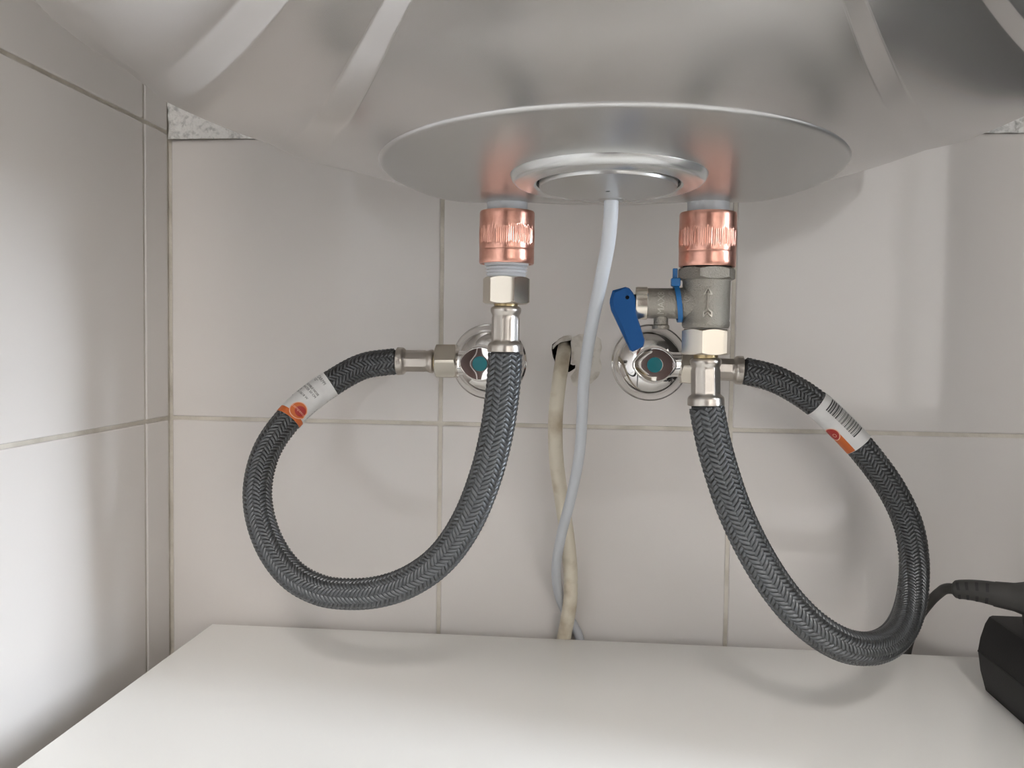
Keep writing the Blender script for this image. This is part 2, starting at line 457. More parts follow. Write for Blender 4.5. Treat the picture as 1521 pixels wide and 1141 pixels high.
v, f = lathe([(RT, ZR - .0002), (RT + .0006, ZR + .004), (RT + .0008, ZR + .02), (RT + .0008, ZR + .42), (RT - .01, ZR + .45), (RT - .06, ZR + .48), (0.001, ZR + .5)], (TX, TY, 0), n=96, caps=False)
g.add(v, f)
shell = g.obj('shell', M['shell'], heater, smooth=35)
# cover plate: slightly dished, curling up at the back; a ring flange and its cap below
def plate_z(x, y):
    r = np.hypot(x, y)
    return CAM_Z + .0712 - .03 * y + 4.0 * np.maximum(0, y - .048) ** 2 + 1.1 * np.maximum(0, r - .06) ** 2 * (1 - np.clip(y / .06, 0, 1))
rr_ = [.002, .02, .035, .045, .055, .063, .070, .076, .082, .087, .091, .0935, .0950, .0960, .0966, .0969, .0968]
dz_ = [0] * 13 + [.0002, .0006, .0013, .005]
n = 160; ph = np.arange(n) / n * 2 * math.pi; V = []
for q, dz in zip(rr_, dz_):
    x, y = q * np.cos(ph), q * np.sin(ph); V.append(np.c_[TX + x, TY + y, plate_z(x, y) + dz])
mesh_obj('cover_plate', np.concatenate(V), grid_faces(len(rr_), n) + [tuple(range(n))[::-1]], M['shell2'], heater, smooth=40)
ZB = CAM_Z + .0710; AX = (0, .03, 1); C0 = (TX, TY, ZB)
v, f = lathe([(.0302, -.0016), (.0306, -.0034), (.0316, -.0040), (.0385, -.0036), (.0400, -.0029), (.0410, -.0018), (.0416, -.0004), (.0420, .0006), (.0421, .003)], C0, AX, n=128, caps=False)
mesh_obj('flange_ring', v, f, M['alu'], heater, smooth=30)
v, f = lathe([(.0303, .001), (.0303, -.0020), (.0294, -.0020), (.0294, .001)], C0, AX, n=96, caps=False)
mesh_obj('gap_ring', v, f, M['black'], heater, smooth=30)
CX, CY = TX + .0018, TY + .0215                 # the cable comes out behind the middle
v, f = lathe([(.0290, .001), (.0294, -.0038), (.0290, -.0050), (.015, -.0060), (.001, -.0062)], C0, AX, n=96, caps=False)
mesh_obj('flange_cap', v, f, M['shell2'], heater, smooth=40)
v, f = lathe([(.0062, ZB - .003), (.0060, ZB - .0064), (.0052, ZB - .0069), (.0034, ZB - .0069)], (CX, CY, 0), n=40, caps=False)
mesh_obj('cable_gland', v, f, M['shell2'], heater, smooth=40)
PXL, PXR, PY = -.0447, .0549, -.1705            # the two water connections
for px in (PXL, PXR):
    zt = float(dome(np.array(math.hypot(px - TX, PY - TY))))
    v, f = lathe([(.0102, zt + .02), (.0102, 1.112), (.0085, 1.110)], (px, PY, 0), n=40)
    mesh_obj('pipe_nipple', v, f, M['nylon'], heater, smooth=40)
box_obj('wall_bracket', (TX - .12, TX + .12, -.012, 0.001, 1.46, 1.50), M['alu'], heater, bev=.002)

# ------------------------------------------------------------------ copper couplings
def coupling(x, z0, z1, r, label, thread):
    c = thing('copper_coupling', (x, PY, z0), label, 'pipe coupling', 'copper couplings under the water heater')
    h = z1 - z0; n = 336; rs = random.Random(int(x * 1e4))
    ng = 84; amp = [rs.uniform(.35, 1) for _ in range(ng)]; top = [rs.uniform(-.03, .05) for _ in range(ng)]; bot = [rs.uniform(-.02, .03) for _ in range(ng)]
    def rf(p, rr, hh):
        t = hh / h
        if rr < r * .97: return rr
        i = int(p / (2 * math.pi) * ng) % ng
        ph = (p / (2 * math.pi) * ng) % 1
        k = max(0, min(1, (t - .345 - bot[i]) / .03)) * max(0, min(1, (.69 + top[i] - t) / .03))
        return rr - .00034 * amp[i] * k * (.5 - .5 * math.cos(2 * math.pi * ph)) ** 1.5
    hs = [0, .02, .10, .22, .26, .27, .28] + list(np.linspace(.31, .75, 24)) + [.82, .93, .97, 1.0]
    prof = [(r * .90, .0006), (r * .93, 0)]
    for t in hs:
        k = r
        if t in (0, 1.0): k = r * .975
        if t == .27: k = r * .993
        if .30 < t < .76: k = r * (1 + .012 * math.sin((t - .3) / .46 * math.pi))
        prof.append((k, t * h))
    prof += [(r * .86, h), (r * .80, h - .002)]
    v, f = lathe(prof, (x, PY, z0), n=n, rfun=rf)
    mesh_obj('sleeve', v, f, M['copper'], c, smooth=40)
    v, f = lathe([(r * .80, h - .0018), (r * .80, h - .0004), (.0100, h - .0002)], (x, PY, z0), n=48); mesh_obj('gasket', v, f, M['black'], c, smooth=40)
    if thread:
        prof = [(.0112, .002), (.0112, -.0006)]
        for q in range(4):
            b = -.0010 - q * .0016; prof += [(.0096, b - .0002), (.0108 - .0002 * q, b - .0008), (.0096, b - .0014)]
        v, f = lathe(prof, (x, PY, z0), n=64); mesh_obj('threaded_nipple', v, f, M['nylon'], c, smooth=30)
    else:
        v, f = lathe([(.0118, .002), (.0118, -.0014)], (x, PY, z0), n=64); mesh_obj('gasket', v, f, M['black'], c, smooth=30)
    return c
coupling(PXL, 1.0931, 1.1193, .0138, 'copper coupling with white plastic thread beneath, above the left hose', True)
coupling(PXR, 1.0921, 1.1186, .0139, 'copper coupling screwed on the safety valve with the arrow', False)

# ------------------------------------------------------------------ braided hoses
RH = .0083
def ribbons(path, s0, s1, N=12, pitch=.032, rb=RH, amp=.00050):
    """two sets of N flat strands woven two-over-two-under along the path"""
    G = Geo(); dz = .0006
    om = 2 * math.pi / pitch
    ns = int((s1 - s0) / dz); ss = np.linspace(s0, s1, ns)
    ang = math.atan(om * rb)                        # strand angle from the axis
    wv = pitch / N * math.sin(ang) * .93            # strand width across itself
    us = np.array([-.5, -.28, 0, .28, .5]); crown = np.array([-.00060, -.00012, .00008, -.00012, -.00060])
    for sgn in (1, -1):
        for k in range(N):
            th0 = k / N * 2 * math.pi
            S_ = ss[:, None] + us[None, :] * wv * math.sin(ang)
            T_ = th0 + sgn * om * (ss[:, None] - s0) - sgn * us[None, :] * wv * math.cos(ang) / rb
            wave = np.clip(1.35 * np.sin(T_ * N / 2 + .4), -1, 1) * sgn * amp
            r_ = rb + wave + crown[None, :]
            V = path.at(np.clip(S_, s0, s1), T_, r_).reshape(-1, 3)
            G.add(V, grid_faces(ns, 5, closed=False, flip=(sgn < 0)))
    return G

def ferrule(parent, base, axis, L, up):
    """crimp sleeve: bead at the nut end (h=0), fluted middle, collar at the hose end (h=L)"""
    def rf(p, r, h):
        if .26 * L < h < .74 * L:
            q = (p / (2 * math.pi) * 9 + .2) % 1
            return r * (1 + .045 * math.exp(-((q - .5) / .10) ** 2) - .01 * math.cos(2 * math.pi * q))
        return r
    prof = [(.0052, 0), (.0066, .0002), (.0076, .0010), (.0078, .0021), (.0075, .0034), (.0070, .0043), (.0068, .0050)]
    prof += [(.0069, t * L) for t in (.262, .30, .5, .70, .738)]
    prof += [(.0072, .765 * L), (.0082, .80 * L), (.0088, .83 * L), (.0090, .87 * L), (.0091, .985 * L), (.0086, L), (.006, L)]
    v, f = lathe(prof, base, axis, n=90, rfun=rf)
    return mesh_obj('ferrule', v, f, M['steel'], parent, smooth=50)

def wrap_text(path, body, size, place, mat_, name, parent, r, align='LEFT', bold=0.0):
    cu = bpy.data.curves.new('lettering', 'FONT'); cu.body = body; cu.size = size; cu.resolution_u = 2; cu.align_x = align
    cu.fill_mode = 'FRONT'; cu.offset = bold
    ob = bpy.data.objects.new('lettering', cu); COL.objects.link(ob)
    bpy.context.view_layer.update()
    dg = bpy.context.evaluated_depsgraph_get()
    me = bpy.data.meshes.new_from_object(ob.evaluated_get(dg))
    bpy.data.objects.remove(ob, do_unlink=True)
    bm = bmesh.new(); bm.from_mesh(me); bpy.data.meshes.remove(me)
    bmesh.ops.triangulate(bm, faces=bm.faces[:])
    for v in bm.verts: v.index = -1
    bm.verts.index_update()
    xy = np.array([v.co[:2] for v in bm.verts]); F = [[v.index for v in q.verts] for q in bm.faces]; bm.free()
    return place(xy), F

def sheet(path, poly_rows, r):
    """rows of (s, theta) -> surface patch at radius r"""
    A = np.array(poly_rows)
    V = path.at(A[..., 0], A[..., 1], np.full(A.shape[:2], r)).reshape(-1, 3)
    return V, grid_faces(A.shape[0], A.shape[1], closed=False)

def patch(path, s0, s1, t0, t1, r, ns=12, nt=12):
    return sheet(path, [[(s, t) for t in np.linspace(t0, t1, nt)] for s in np.linspace(s0, s1, ns)], r)

def disc_patch(path, sc, tc, rad, r, k0=0.0, k1=1.0, a0=0, a1=2 * math.pi, n=40, wob=None):
    rows = []
    for a in np.linspace(a0, a1, n):
        w = 1 if wob is None else wob(a)
        rows.append([(sc + rad * w * q * math.cos(a), tc + rad * w * q * math.sin(a) / r) for q in np.linspace(k0, k1, 5 if k0 == 0 else 3)])
    return sheet(path, rows, r)

hoseL = [(-.1282,-.046,1.0405),(-.1502,-.048,1.0375),(-.1713,-.054,1.0257),(-.1843,-.061,1.0145),(-.1939,-.069,1.0032),(-.2055,-.084,.984),(-.2052,-.099,.9591),(-.1927,-.113,.933),(-.1728,-.123,.9142),(-.1534,-.13,.9098),(-.1329,-.136,.9104),(-.1134,-.142,.9148),(-.0971,-.146,.9217),(-.078,-.152,.9365),(-.0651,-.157,.9551),(-.0529,-.164,.9869),(-.0475,-.168,1.0109),(-.0452,-.1702,1.0361),(-.0447,-.1705,1.0491)]
hoseR = [(.0938,-.046,1.0380),(.1128,-.045,1.0337),(.1307,-.044,1.025),(.1407,-.043,1.0179),(.155,-.042,1.0053),(.1673,-.042,.9928),(.1903,-.045,.9648),(.1978,-.05,.9435),(.1985,-.058,.926),(.1945,-.071,.9089),(.1829,-.095,.8967),(.1691,-.117,.8917),(.147,-.145,.893),(.1273,-.16,.9019),(.1132,-.165,.9102),(.098,-.169,.9259),(.0886,-.17,.9384),(.0774,-.171,.9576),(.0698,-.171,.9736),(.0639,-.1705,.9912),(.0597,-.1705,1.0063),(.0560,-.1705,1.0241)]

def hose(pts, label, nut_side, side_dir, ztop_nut, ztop_fer, rot_top, R_top, x_top):
    P = Path(pts)
    h = thing('braided_hose', (pts[-1][0], PY, pts[-1][2]), label, 'hose', 'braided hoses under the water heater')
    sl = ribbons(P, .001, P.L - .001).obj('braided_sleeve', M['strand'], h, smooth=60); tag(sl, kind='stuff')
    v, f = P.tube(RH - .0010, n=28, step=.003); mesh_obj('inner_hose', v, f, M['rubber'], h, smooth=60)
    # side end, lying along X at the angle valve
    x0, z0, fl = nut_side
    b = (x0, -.046, z0)
    ax = Vector((pts[0][0] - x0, 0, pts[0][2] - z0)); L = ax.length
    ferrule(h, b, ax, L, None)
    # top end, hanging below the coupling or valve
    v, f = hexnut(R_top, 0, ztop_nut[1] - ztop_nut[0], (x_top, PY, ztop_nut[0]), rot=rot_top, bore=.007); mesh_obj('hex_nut', v, f, M['nickel'], h, smooth=25)
    v, f = lathe([(.0060, 0), (.0060, .006)], (x_top, PY, ztop_fer[1] - .001), n=32); mesh_obj('brass_tail', v, f, M['brass'], h, smooth=40)
    top = Vector((x_top, PY, ztop_fer[1])); ax = Vector(pts[-1]) + Vector((0, 0, -.0005)) - top
    ferrule(h, top, ax, ax.length, None)
    return h, P
hl, PL = hose(hoseL, 'grey braided hose looping left from the copper coupling, white and orange text label', (-.1033, 1.0406, 1), -1, (1.0730, 1.0866), (1.0485, 1.0720), R(-5.9 - 0), .0121, PXL)
hr, PR = hose(hoseR, 'grey braided hose looping right below the safety valve, label with barcode', (.0690, 1.0392, 1), 1, (1.0488, 1.0615), (1.0245, 1.0474), R(14), .0128, PXR + .0004)
# side nuts on the angle valves
v, f = hexnut(.0123, 0, .0142, (-.1023, -.046, 1.0407), (1, 0, .015), rot=R(30 - 4), bore=.006); mesh_obj('hex_nut', v, f, M['nickel'], hl, smooth=25)
v, f = hexnut(.0123, 0, .0142, (.0690, -.046, 1.0393), (-1, 0, .05), rot=R(30 + 3), bore=.006); mesh_obj('hex_nut', v, f, M['nickel'], hr, smooth=25)
for hh, xx in ((hl, -.1040), (hr, .0698)):
    v, f = lathe([(.0062, -.004), (.0062, .004)], (xx, -.046, 1.0404 if xx < 0 else 1.0392), (1, 0, 0), n=24); mesh_obj('brass_tail', v, f, M['brass'], hh, smooth=40)

# paper label on the left hose
RL = RH + .00062
sA, sB = PL.near((-.1713, -.054, 1.0257)), PL.near((-.1939, -.069, 1.0032))
v, f = PL.tube(RL, sA, sB, n=48, step=.0015, caps=False); labL = mesh_obj('paper_label', v, f, M['paper'], hl, smooth=60); tag(labL, 'white paper label with small black text and orange end')
e = .00007; LL = sB - sA
def placeL(s_line, th0):
    return lambda xy: PL.at(s_line - xy[:, 1], th0 - xy[:, 0] / RL, np.full(len(xy), RL + 2 * e))
gi = Geo()
for t, sz, s_, th in (('CARPPI', .0029, .13, 62), ('1/2"', .0024, .20, 62), ('FLEXIBLE HOSE', .0020, .345, 66), ('WATER 50 CM', .0021, .415, 66), ('CE', .0021, .49, 70), ('EN 13618 W', .0022, .55, 70)):
    gi.add(*wrap_text(PL, t, sz, placeL(sA + s_ * LL, R(th)), None, '', None, RL, bold=.00003))
gi.add(*patch(PL, sA + .63 * LL, sA + .645 * LL, R(78), R(66), RL + 2 * e, 3, 4))
for q in np.linspace(.02, .93, 15):
    if int(q * 97) % 3: gi.add(*patch(PL, sA + q * LL, sA + (q + .045) * LL, R(-78), R(-76), RL + 2 * e, 3, 3))
gi.obj('printed_text', M['ink2'], labL)
gq = Geo(); gq.add(*patch(PL, sA + .885 * LL, sB, R(-178), R(178), RL + e, 5, 60)); gq.obj('orange_band', M['orange'], labL, smooth=60)
cs, ct = sA + .80 * LL, R(-18); rad = .0060
wob = lambda a: 1 + .16 * math.exp(-((a - 4.95) / .22) ** 2) + .05 * math.exp(-((a - 4.2) / .2) ** 2)
gq = Geo(); gq.add(*disc_patch(PL, cs, ct, rad, RL + 3 * e, 0, .9, wob=wob)); gq.obj('logo_disc', M['orange'], labL, smooth=60)
gq = Geo(); gq.add(*disc_patch(PL, cs - .0003, ct - .14, rad * .62, RL + 4 * e, 0, 1)); gq.obj('logo_spot', M['red'], labL, smooth=60)
gq = Geo(); gq.add(*disc_patch(PL, cs, ct, rad, RL + 3.5 * e, .90, 1.0, wob=wob))
gq.add(*wrap_text(PL, 'compasco', .0026, lambda xy: PL.at(cs + .0006 - xy[:, 1], ct - xy[:, 0] / RL, np.full(len(xy), RL + 5 * e)), None, '', None, RL, align='CENTER'))
gq.obj('logo_outline', M['peach'], labL)

# paper label on the right hose: barcode and an orange corner
sA, sB = PR.near((.1407, -.043, 1.0179)), PR.near((.1673, -.042, .9928)); LR = sB - sA
v, f = PR.tube(RL, sA, sB, n=48, step=.0015, caps=False); labR = mesh_obj('paper_label', v, f, M['paper'], hr, smooth=60); tag(labR, 'white paper label with barcode and orange corner')
gb = Geo(); s_ = sA + .13 * LR; rs = random.Random(11); i = 0
while s_ < sA + .80 * LR:
    w_ = rs.choice((.00028, .00028, .00056, .00084)); 
    gb.add(*patch(PR, s_, s_ + w_, R(-62), R(2), RL + 2 * e, 2, 9)); s_ += w_ + rs.choice((.00026, .0003, .0006)); i += 1
gb.obj('barcode', M['ink'], labR)
gb = Geo()
gb.add(*wrap_text(PR, '8 5 9 0 1 2 7 4 1', .0016, lambda xy: PR.at(sA + .18 * LR + xy[:, 0], R(-71) - xy[:, 1] / RL, np.full(len(xy), RL + 2 * e)), None, '', None, RL))
gb.obj('printed_text', M['ink2'], labR)
gq = Geo(); gq.add(*patch(PR, sA + .60 * LR, sB - .0003, R(33), R(150), RL + e, 8, 30)); gq.obj('orange_band', M['orange'], labR, smooth=60)
cs, ct = sA + .55 * LR, R(62)
gq = Geo(); gq.add(*disc_patch(PR, cs, ct, .0052, RL + 2 * e, 0, .9)); gq.obj('logo_disc', M['red'], labR, smooth=60)
gq = Geo(); gq.add(*disc_patch(PR, cs, ct, .0052, RL + 3 * e, .88, 1.0)); gq.add(*disc_patch(PR, cs + .0012, ct - .1, .0014, RL + 3 * e, .75, 1.0, n=20)); gq.obj('logo_outline', M['peach'], labR)

# ------------------------------------------------------------------ safety valve under the right coupling
sv = thing('safety_valve', (PXR, PY, 1.0622), 'cast nickel safety valve with raised arrow and blue lever', 'valve')
v, f = hexnut(.0147, 0, .0062, (PXR, PY, 1.0856), rot=R(19 - 7), bore=.010); mesh_obj('hex_collar', v, f, M['cast'], sv, smooth=25)
v, f = lathe([(.009, 0), (.0110, 0), (.0116, .0012), (.0117, .0030), (.0114, .0036), (.0116, .0050), (.0117, .0225), (.0120, .0240)], (PXR, PY, 1.0620), n=64); mesh_obj('valve_body', v, f, M['cast'], sv, smooth=40)
ZBR = 1.0741
v, f = lathe([(.0077, -.004), (.0077, .0065), (.0075, .0075), (.0074, .030), (.0098, .034)][::1], (.0500, PY, ZBR), (-1, 0, 0), n=56)
v, f = lathe([(.0104, -.001), (.0090, .003), (.0079, .0062), (.0076, .0085), (.0075, .0235), (.0075, .0240)], (.0490, PY, ZBR), (-1, 0, 0), n=56); mesh_obj('side_branch', v, f, M['cast'], sv, smooth=50)
v, f = lathe([(.0078, 0), (.0081, .0003), (.0081, .0050), (.0079, .0058), (.0066, .0058), (.0064, .0040)], (.0260, PY, ZBR), (-1, 0, 0), n=56); mesh_obj('end_cap', v, f, M['nickel'], sv, smooth=30)
v, f = lathe([(.0044, 0), (.0044, .008)], (.0222, PY, ZBR), (-1, 0, 0), n=24); mesh_obj('lever_stem', v, f, M['black'], sv, smooth=30)
v, f = lathe([(.0036, .008), (.0036, .0024), (.0042, .0018), (.0043, .0004), (.0040, 0), (.0026, 0), (.0024, .004)], (.0329, PY, 1.0612), n=32); mesh_obj('drain_spout', v, f, M['cast'], sv, smooth=40)
# blue lever: bevelled bent paddle with a pin hole
LV = [(.0086,1.0799),(.0149,1.0817),(.0168,1.0811),(.0186,1.0789),(.0200,1.0761),(.0203,1.0698),(.0211,1.0665),(.0247,1.0558),(.0245,1.0540),(.0241,1.0524),(.0191,1.0499),(.0179,1.0505),(.0125,1.0615),(.0082,1.0703),(.0074,1.0740),(.0075,1.0762)]
HC = np.array((.0158, 1.0765)); nh = 16
bm = bmesh.new()
def ring_edges(pts):
    vs = [bm.verts.new(p) for p in pts]
    for i in range(len(vs)): bm.edges.new((vs[i], vs[(i + 1) % len(vs)]))
    return vs
ctr = np.mean(LV, axis=0)
inset = []
LVa = np.array(LV)
for i in range(len(LV)):
    d1 = LVa[i] - LVa[i - 1]; d2 = LVa[(i + 1) % len(LV)] - LVa[i]
    nrm = np.array([d1[1], -d1[0]]) / np.hypot(*d1) + np.array([d2[1], -d2[0]]) / np.hypot(*d2); nrm /= np.hypot(*nrm)
    inset.append(LVa[i] + nrm * (.0016 if LVa[i][0] < .0126 else .0006))
yf, yb = -.1785, -.1670
F1 = ring_edges([(x, yf, z) for x, z in inset])
H1 = ring_edges([(HC[0] + .0010 * math.cos(a), yf, HC[1] + .0010 * math.sin(a)) for a in np.arange(nh) / nh * 2 * math.pi])
bmesh.ops.triangle_fill(bm, edges=bm.edges[:], use_beauty=True)
def strip_to(a, pts):
    c = [bm.verts.new(p) for p in pts]
    for i in range(len(a)):
        j = (i + 1) % len(a); bm.faces.new((a[i], a[j], c[j], c[i]))
    return c
c = strip_to(F1, [(x, yf + .0012, z) for x, z in LV]); c = strip_to(c, [(x, yb, z) for x, z in LV]); bm.faces.new(c)
c = strip_to(H1, [(HC[0] + .0010 * math.cos(a), yf + .003, HC[1] + .0010 * math.sin(a)) for a in np.arange(nh) / nh * 2 * math.pi]); bm.faces.new(c)
lv = bm_obj('lever', bm, M['blue'], sv, smooth=30)
v, f = lathe([(.00095, 0), (.00095, .0012)], (HC[0], yf + .0018, HC[1]), (0, 1, 0), n=16); mesh_obj('pin', v, f, M['black'], lv)
# raised arrow, bent round the body
def on_body(x, z, lift):
    a = (x) / .0117 + R(-3)
    r = .01165 + lift
    return (PXR + r * math.sin(a), PY - r * math.cos(a), z)
def strokes(segs, w, name, parent, m, onto, lift=.0010):
    G = Geo()
    for (x0, z0, x1, z1) in segs:
        d = np.array([x1 - x0, z1 - z0]); L = np.hypot(*d); d /= L; n_ = np.array([-d[1], d[0]]) * w / 2
        for k in range(4):
            pass
        rows = []
        for t in np.linspace(-.15 * w / L, 1 + .15 * w / L, 6):
            c_ = np.array([x0, z0]) + d * L * t
            rows.append([onto(*(c_ + n_ * q), l_) for q, l_ in ((-1, -.0003), (-.6, lift), (.6, lift), (1, -.0003))])
        V = np.array(rows).reshape(-1, 3); G.add(V, grid_faces(6, 4, closed=False) + [(0, 1, 2, 3), (23, 22, 21, 20)])
    return G.obj(name, m, parent, smooth=50)
zc = 1.0741
strokes([(0, -.0030, 0, .0055), (0, .0072, -.0017, .0040), (0, .0072, .0017, .0040), (-.0015, .0042, .0015, .0042),
         (0, -.0030, -.0018, -.0046), (0, -.0030, .0018, -.0046), (-.0018, -.0046, -.0018, -.0066), (.0018, -.0046, .0018, -.0066), (0, -.0048, -.0017, -.0066), (0, -.0048, .0017, -.0066)],
        .0010, 'arrow_mark', sv, M['cast2'], lambda x, z, l: on_body(x, zc + z, l))
# raised lettering running up the side branch
def place_branch(xy):
    a = xy[:, 0] / .0076; r = .00775
    return np.c_[.0338 - xy[:, 1], PY - r * np.cos(a), ZBR + r * np.sin(a)]
v, f = wrap_text(None, 'MAX8', .0046, place_branch, None, '', None, 0, align='CENTER')
mesh_obj('raised_lettering', v, f, M['cast2'], sv)
# blue cable tie round the branch
ct_ = thing('cable_tie', (.0412, PY, ZBR), 'blue cable tie fastened around the side branch of the safety valve', 'cable tie')
n = 64; ph = np.arange(n) / n * 2 * math.pi; V = []
for (dx, dr) in ((-.0012, .0006), (-.0012, .0016), (.0012, .0016), (.0012, .0006)):
    V.append(np.c_[.0410 + dx + .0012 * np.sin(ph) * -1, PY - (.0078 + dr) * np.cos(ph), ZBR + (.0078 + dr) * np.sin(ph)])
V = np.concatenate(V); F = grid_faces(4, n) + [(3 * n + j, 3 * n + (j + 1) % n, (j + 1) % n, j) for j in range(n)]
mesh_obj('strap', V, F, M['blue2'], ct_, smooth=40)
box_obj('head', (.0372, .0418, PY - .0050, PY - .0002, ZBR + .0082, ZBR + .0124), M['blue2'], ct_, bev=.0007)
box_obj('tail', (.0380, .0404, PY - .0030, PY - .0018, ZBR + .0120, ZBR + .0172), M['blue2'], ct_, bev=.0004)

# ------------------------------------------------------------------ angle valves on the wall
def angle_valve(x, z, out, label):
    a = thing('angle_valve', (x, 0, z), label, 'valve', 'chrome angle valves on the tiled wall')
    dx = -.0018 if out < 0 else .0012
    v, f = lathe([(.0262, 0), (.0265, .0005), (.0262, .0011), (.0256, .0014), (.0250, .0022), (.0238, .0042), (.0217, .0070), (.0189, .0098), (.0157, .0120), (.0125, .0134), (.0108, .0139), (.0106, .012)], (x + dx, 0, z), (0, -1, 0), n=96, caps=False)
    mesh_obj('rosette', v, f, M['chrome'], a, smooth=40)
    v, f = lathe([(.0096, .008), (.0096, .030), (.0104, .034), (.0108, .039), (.0108, .0500), (.0098, .0512), (.0098, .0522), (.0110, .0530), (.0110, .0548), (.0102, .0556)], (x, 0, z), (0, -1, 0), n=64)
    mesh_obj('valve_body', v, f, M['chrome'], a, smooth=35)
    v, f = lathe([(.0088, 0), (.0084, .010), (.0078, .0125), (.0078, .0200)], (x, -.046, z), (out, 0, 0), n=40)
    mesh_obj('outlet', v, f, M['chrome'], a, smooth=40)
    # handle: round skirt rising to a lens-shaped face
    n = 96; ph = np.arange(n) / n * 2 * math.pi
    def lens(sc, y):
        w, h, k = .0131 * sc, .0106 * sc, 1.0
        c, s = np.cos(ph), np.sin(ph)
        # pointed oval with softened ends: two arcs meeting left and right
        Rr = (w * w + h * h) / (2 * h)
        X = w * c; Z = np.sign(s) * (np.sqrt(np.maximum(Rr ** 2 - (w * c * .93) ** 2, 0)) - (Rr - h))
        Z = Z * (np.abs(s) ** .35)
        return np.c_[x + X, np.full(n, -y), z + Z]
    def circ(r, y): return np.c_[x + r * np.cos(ph), np.full(n, -y), z + r * np.sin(ph)]
    mix = lambda t, r, sc, y: (1 - t) * circ(r, y) + t * lens(sc, y)
    rows = [circ(.0095, .0535), circ(.0118, .0538), circ(.0120, .0560), mix(.25, .0118, 1.0, .0575), mix(.6, .0118, 1.03, .0592), lens(1.03, .0600), lens(1.04, .0632), lens(1.01, .0645), lens(.96, .0650), lens(.93, .0649), lens(.30, .0650)]
    V = np.concatenate(rows); F = grid_faces(len(rows), n); F.append(tuple(range((len(rows) - 1) * n, len(rows) * n)))
    hd = mesh_obj('handle', V, F, M['chrome'], a, smooth=28)
    v, f = lathe([(.0047, 0), (.0047, .0004), (.0044, .0006), (.0001, .0007)], (x, -.0654, z), (0, -1, 0), n=40); mesh_obj('colour_dot', v, f, M['teal'], hd, smooth=30)
    v, f = lathe([(.0047, 0), (.0047, .0005), (.0050, .0005), (.0050, 0)], (x, -.0653, z), (0, -1, 0), n=40, caps=False); mesh_obj('dot_rim', v, f, M['chrome'], hd, smooth=30)
    return a
angle_valve(-.0712, 1.0400, -1, 'chrome angle valve half hidden behind the left hose, teal dot')
angle_valve(.0374, 1.0410, 1, 'chrome angle valve under the blue lever, teal dot in full view')

# ------------------------------------------------------------------ cables
white = [(.0065,-.2135,1.1200),(.0065,-.2130,1.1120),(.0062,-.208,1.1010),(.0034,-.19,1.086),(-.0024,-.15,1.0609),(-.0059,-.12,1.0349),(-.0065,-.095,1.0102),(-.0064,-.08,.9884),(-.0121,-.06,.956),(-.0207,-.045,.9266),(-.0239,-.0235,.9000),(-.0226,-.0112,.8794),(-.0157,-.0039,.8633),(-.0079,-.0040,.8524),(-.0031,-.0040,.8421),(-.0005,-.0042,.80),(0,-.0042,.72)]
Pw = Path(white, .002); v, f = Pw.tube(.0033, n=20, step=.003)
o = mesh_obj('power_cable', v, f, M['wcable'], None, smooth=60, loc=white[-1]); tag(o, 'smooth bluish white power cable hanging from the middle of the water heater', 'cable')
cream = [(-.0210,.03,1.0520),(-.0209,.012,1.0503),(-.0208,-.003,1.0478),(-.0211,-.016,1.0420),(-.0225,-.026,1.0313),(-.0255,-.031,1.0046),(-.0252,-.030,.9774),(-.0191,-.023,.9447),(-.0152,-.020,.9213),(-.0125,-.0178,.8929),(-.0128,-.0172,.8783),(-.0150,-.0150,.8607),(-.0182,-.0084,.8475),(-.0197,-.0062,.828),(-.02,-.006,.72)]
Pc = Path(cream, .002)
def crp(ss):
    r = np.full(len(ss), .0049)
    for p in ((-.0126, -.016, .8905), (-.0128, -.0155, .8845)):
        r -= .0004 * np.exp(-((ss - Pc.near(p)) / .0008) ** 2)
    return r
v, f = Pc.tube(.0049, n=22, step=.0009, rprof=crp)
o = mesh_obj('old_cable', v, f, M['cream'], None, smooth=60, loc=cream[-1]); tag(o, 'thicker stained cream cable coming out of the hole in the tile', 'cable')

# ------------------------------------------------------------------ white cabinet under the heater
SX0, SX1, SY0, SY1 = -.2688, .320, -.56, -.0138
cb = thing('cabinet', ((SX0 + SX1) / 2, (SY0 + SY1) / 2, 0), 'white cabinet with glossy flat top beneath the hoses', 'cabinet')
box_obj('top_panel', (SX0, SX1, SY0, SY1, .830, .850), M['white_lam'], cb, bev=.0012)
g = Geo()
for a in ((SX0 + .004, SX0 + .022, SY0 + .02, SY1, .0, .830), (SX1 - .022, SX1 - .004, SY0 + .02, SY1, .0, .830), (SX0 + .022, SX1 - .022, SY1 - .012, SY1, .05, .830), (SX0 + .022, SX1 - .022, SY0 + .03, SY1 - .012, .05, .068)):
    g.add(*box(*a))
g.obj('carcass', M['white_lam'], cb)
mid = (SX0 + SX1) / 2
for x0, x1, hx in ((SX0 + .006, mid - .0015, mid - .03), (mid + .0015, SX1 - .006, mid + .03)):
    d = box_obj('door', (x0, x1, SY0 + .002, SY0 + .02, .06, .826), M['white_lam'], cb, bev=.001)
    box_obj('handle', (hx - .006, hx + .006, SY0 - .024, SY0 + .003, .56, .70), M['alu'], d, bev=.003)

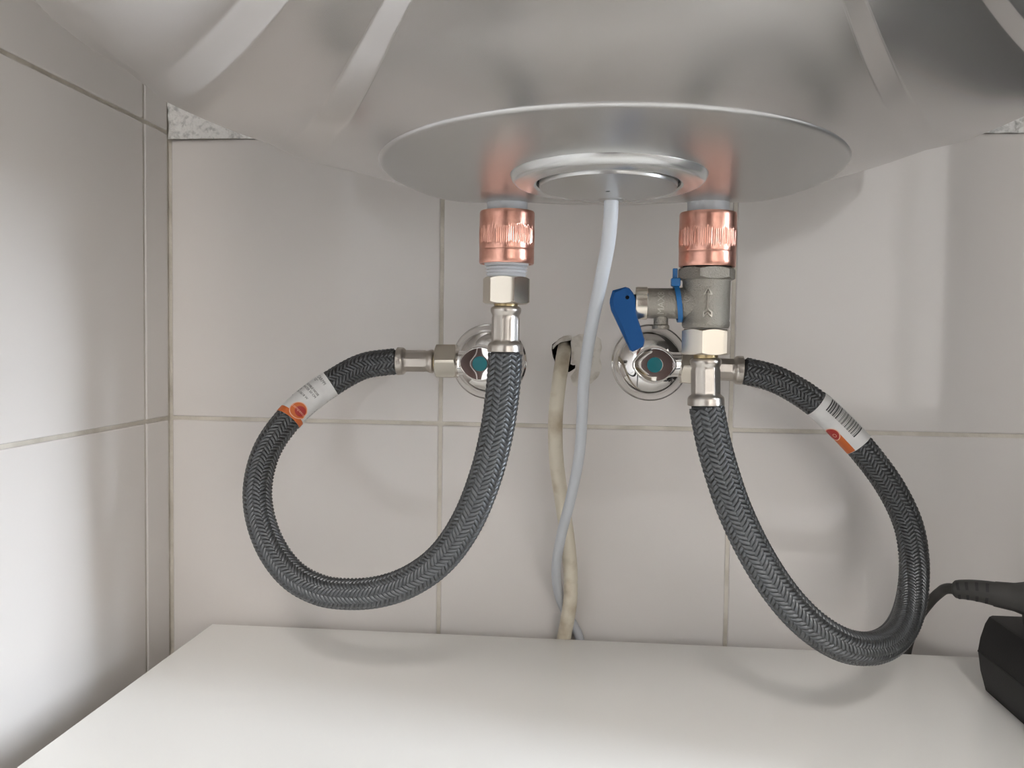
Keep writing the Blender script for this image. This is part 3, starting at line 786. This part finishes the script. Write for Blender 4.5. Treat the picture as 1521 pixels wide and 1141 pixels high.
# ------------------------------------------------------------------ black socket block with the grey plug
sk = thing('socket_block', (.27, -.15, .85), 'black extension socket block lying on the cabinet top at right', 'socket')
prof = [(.0000, .8502), (-.0035, .862), (-.0052, .8735), (-.0052, .8748), (-.0042, .882), (-.0018, .8905), (.0005, .8948), (.0022, .8956)]
XA, XB, YA, YB = .2360, .3060, -.0735, -.24
G = Geo(); rows = []
full = [(XA + dx, z) for dx, z in prof] + [(XB - dx, z) for dx, z in prof[::-1]]
for y, s in ((YA + .0004, .90), (YA, .965), (YA - .0025, 1.0), (YB + .0025, 1.0), (YB, .96)):
    cx_, cz_ = (XA + XB) / 2, .873
    rows.append([(cx_ + (x - cx_) * (1 - (1 - s) * .25), y, max(.8502, cz_ + (z - cz_) * (1 - (1 - s) * .35)) if z > .851 else .8502) for x, z in full])
k = len(full); V = np.array(rows).reshape(-1, 3)
G.add(V, grid_faces(5, k) + [tuple(range(k))[::-1], tuple(range(4 * k, 5 * k))])
G.obj('housing', M['bplastic'], sk, smooth=35)
G = Geo()
G.add(*box(XA - .0056, XA - .0040, YB + .004, YA - .001, .8737, .8746)); G.obj('seam', M['black'], sk)
v, f = lathe([(.0215, .0), (.0215, .0012), (.0198, .0012), (.0196, .0002)], (.266, -.112, .8954), n=48); mesh_obj('socket_collar', v, f, M['bplastic'], sk, smooth=40)

pg = thing('power_plug', (.262, -.104, .8956), 'dark grey angled plug with ribbed strain relief seated in the black socket block', 'plug')
v, f = lathe([(.0172, .0), (.0186, .002), (.0192, .008), (.0190, .016), (.0180, .0215), (.0155, .0245), (.010, .0252), (.0005, .0254)], (.262, -.104, .8968), n=64); mesh_obj('plug_body', v, f, M['gplug'], pg, smooth=40)
# neck from the plug body to the strain relief
neck = Path([(.262, -.103, .9120), (.250, -.099, .9125), (.2395, -.092, .9122), (.2330, -.0880, .9122)], .001)
v, f = neck.tube(.0075, n=28, step=.001, rprof=lambda s: np.interp(s, [0, neck.L * .35, neck.L * .7, neck.L], [.0120, .0112, .0080, .0072])); mesh_obj('plug_neck', v, f, M['gplug'], pg, smooth=60)
SR = Path([(.2345, -.0890, .9122), (.2290, -.0850, .9124), (.2225, -.0800, .9120), (.2155, -.0745, .9106)], .0005)
v, f = SR.tube(.0062, n=32, step=.0005, rprof=lambda s: np.interp(s, [0, SR.L * .85, SR.L * .95, SR.L], [.0070, .0056, .0052, .0040])); sr = mesh_obj('strain_relief', v, f, M['gplug'], pg, smooth=60)
for q in (.16, .38, .60, .80):
    for t0, t1 in ((R(14), R(62)), (R(-62), R(-14))):
        rr = float(np.interp(q, [0, .85, .95, 1], [.0070, .0056, .0052, .0040]))
        v, f = sheet(SR, [[(q * SR.L + d + .0012 * abs(t) , t) for t in np.linspace(t0, t1, 8)] for d in (-.0008, 0, .0008)], rr + .00008)
        mesh_obj('slot', v, f, M['black'], sr)
cab = Path([(.2175, -.0760, .9108), (.2140, -.0700, .9098), (.2165, -.0500, .9030), (.2165, -.0350, .8903), (.2138, -.0220, .8782), (.2132, -.0105, .8595), (.2121, -.0064, .842), (.212, -.006, .78)], .001)
v, f = cab.tube(.0032, n=20, step=.002); mesh_obj('plug_cable', v, f, M['gplug'], pg, smooth=60)
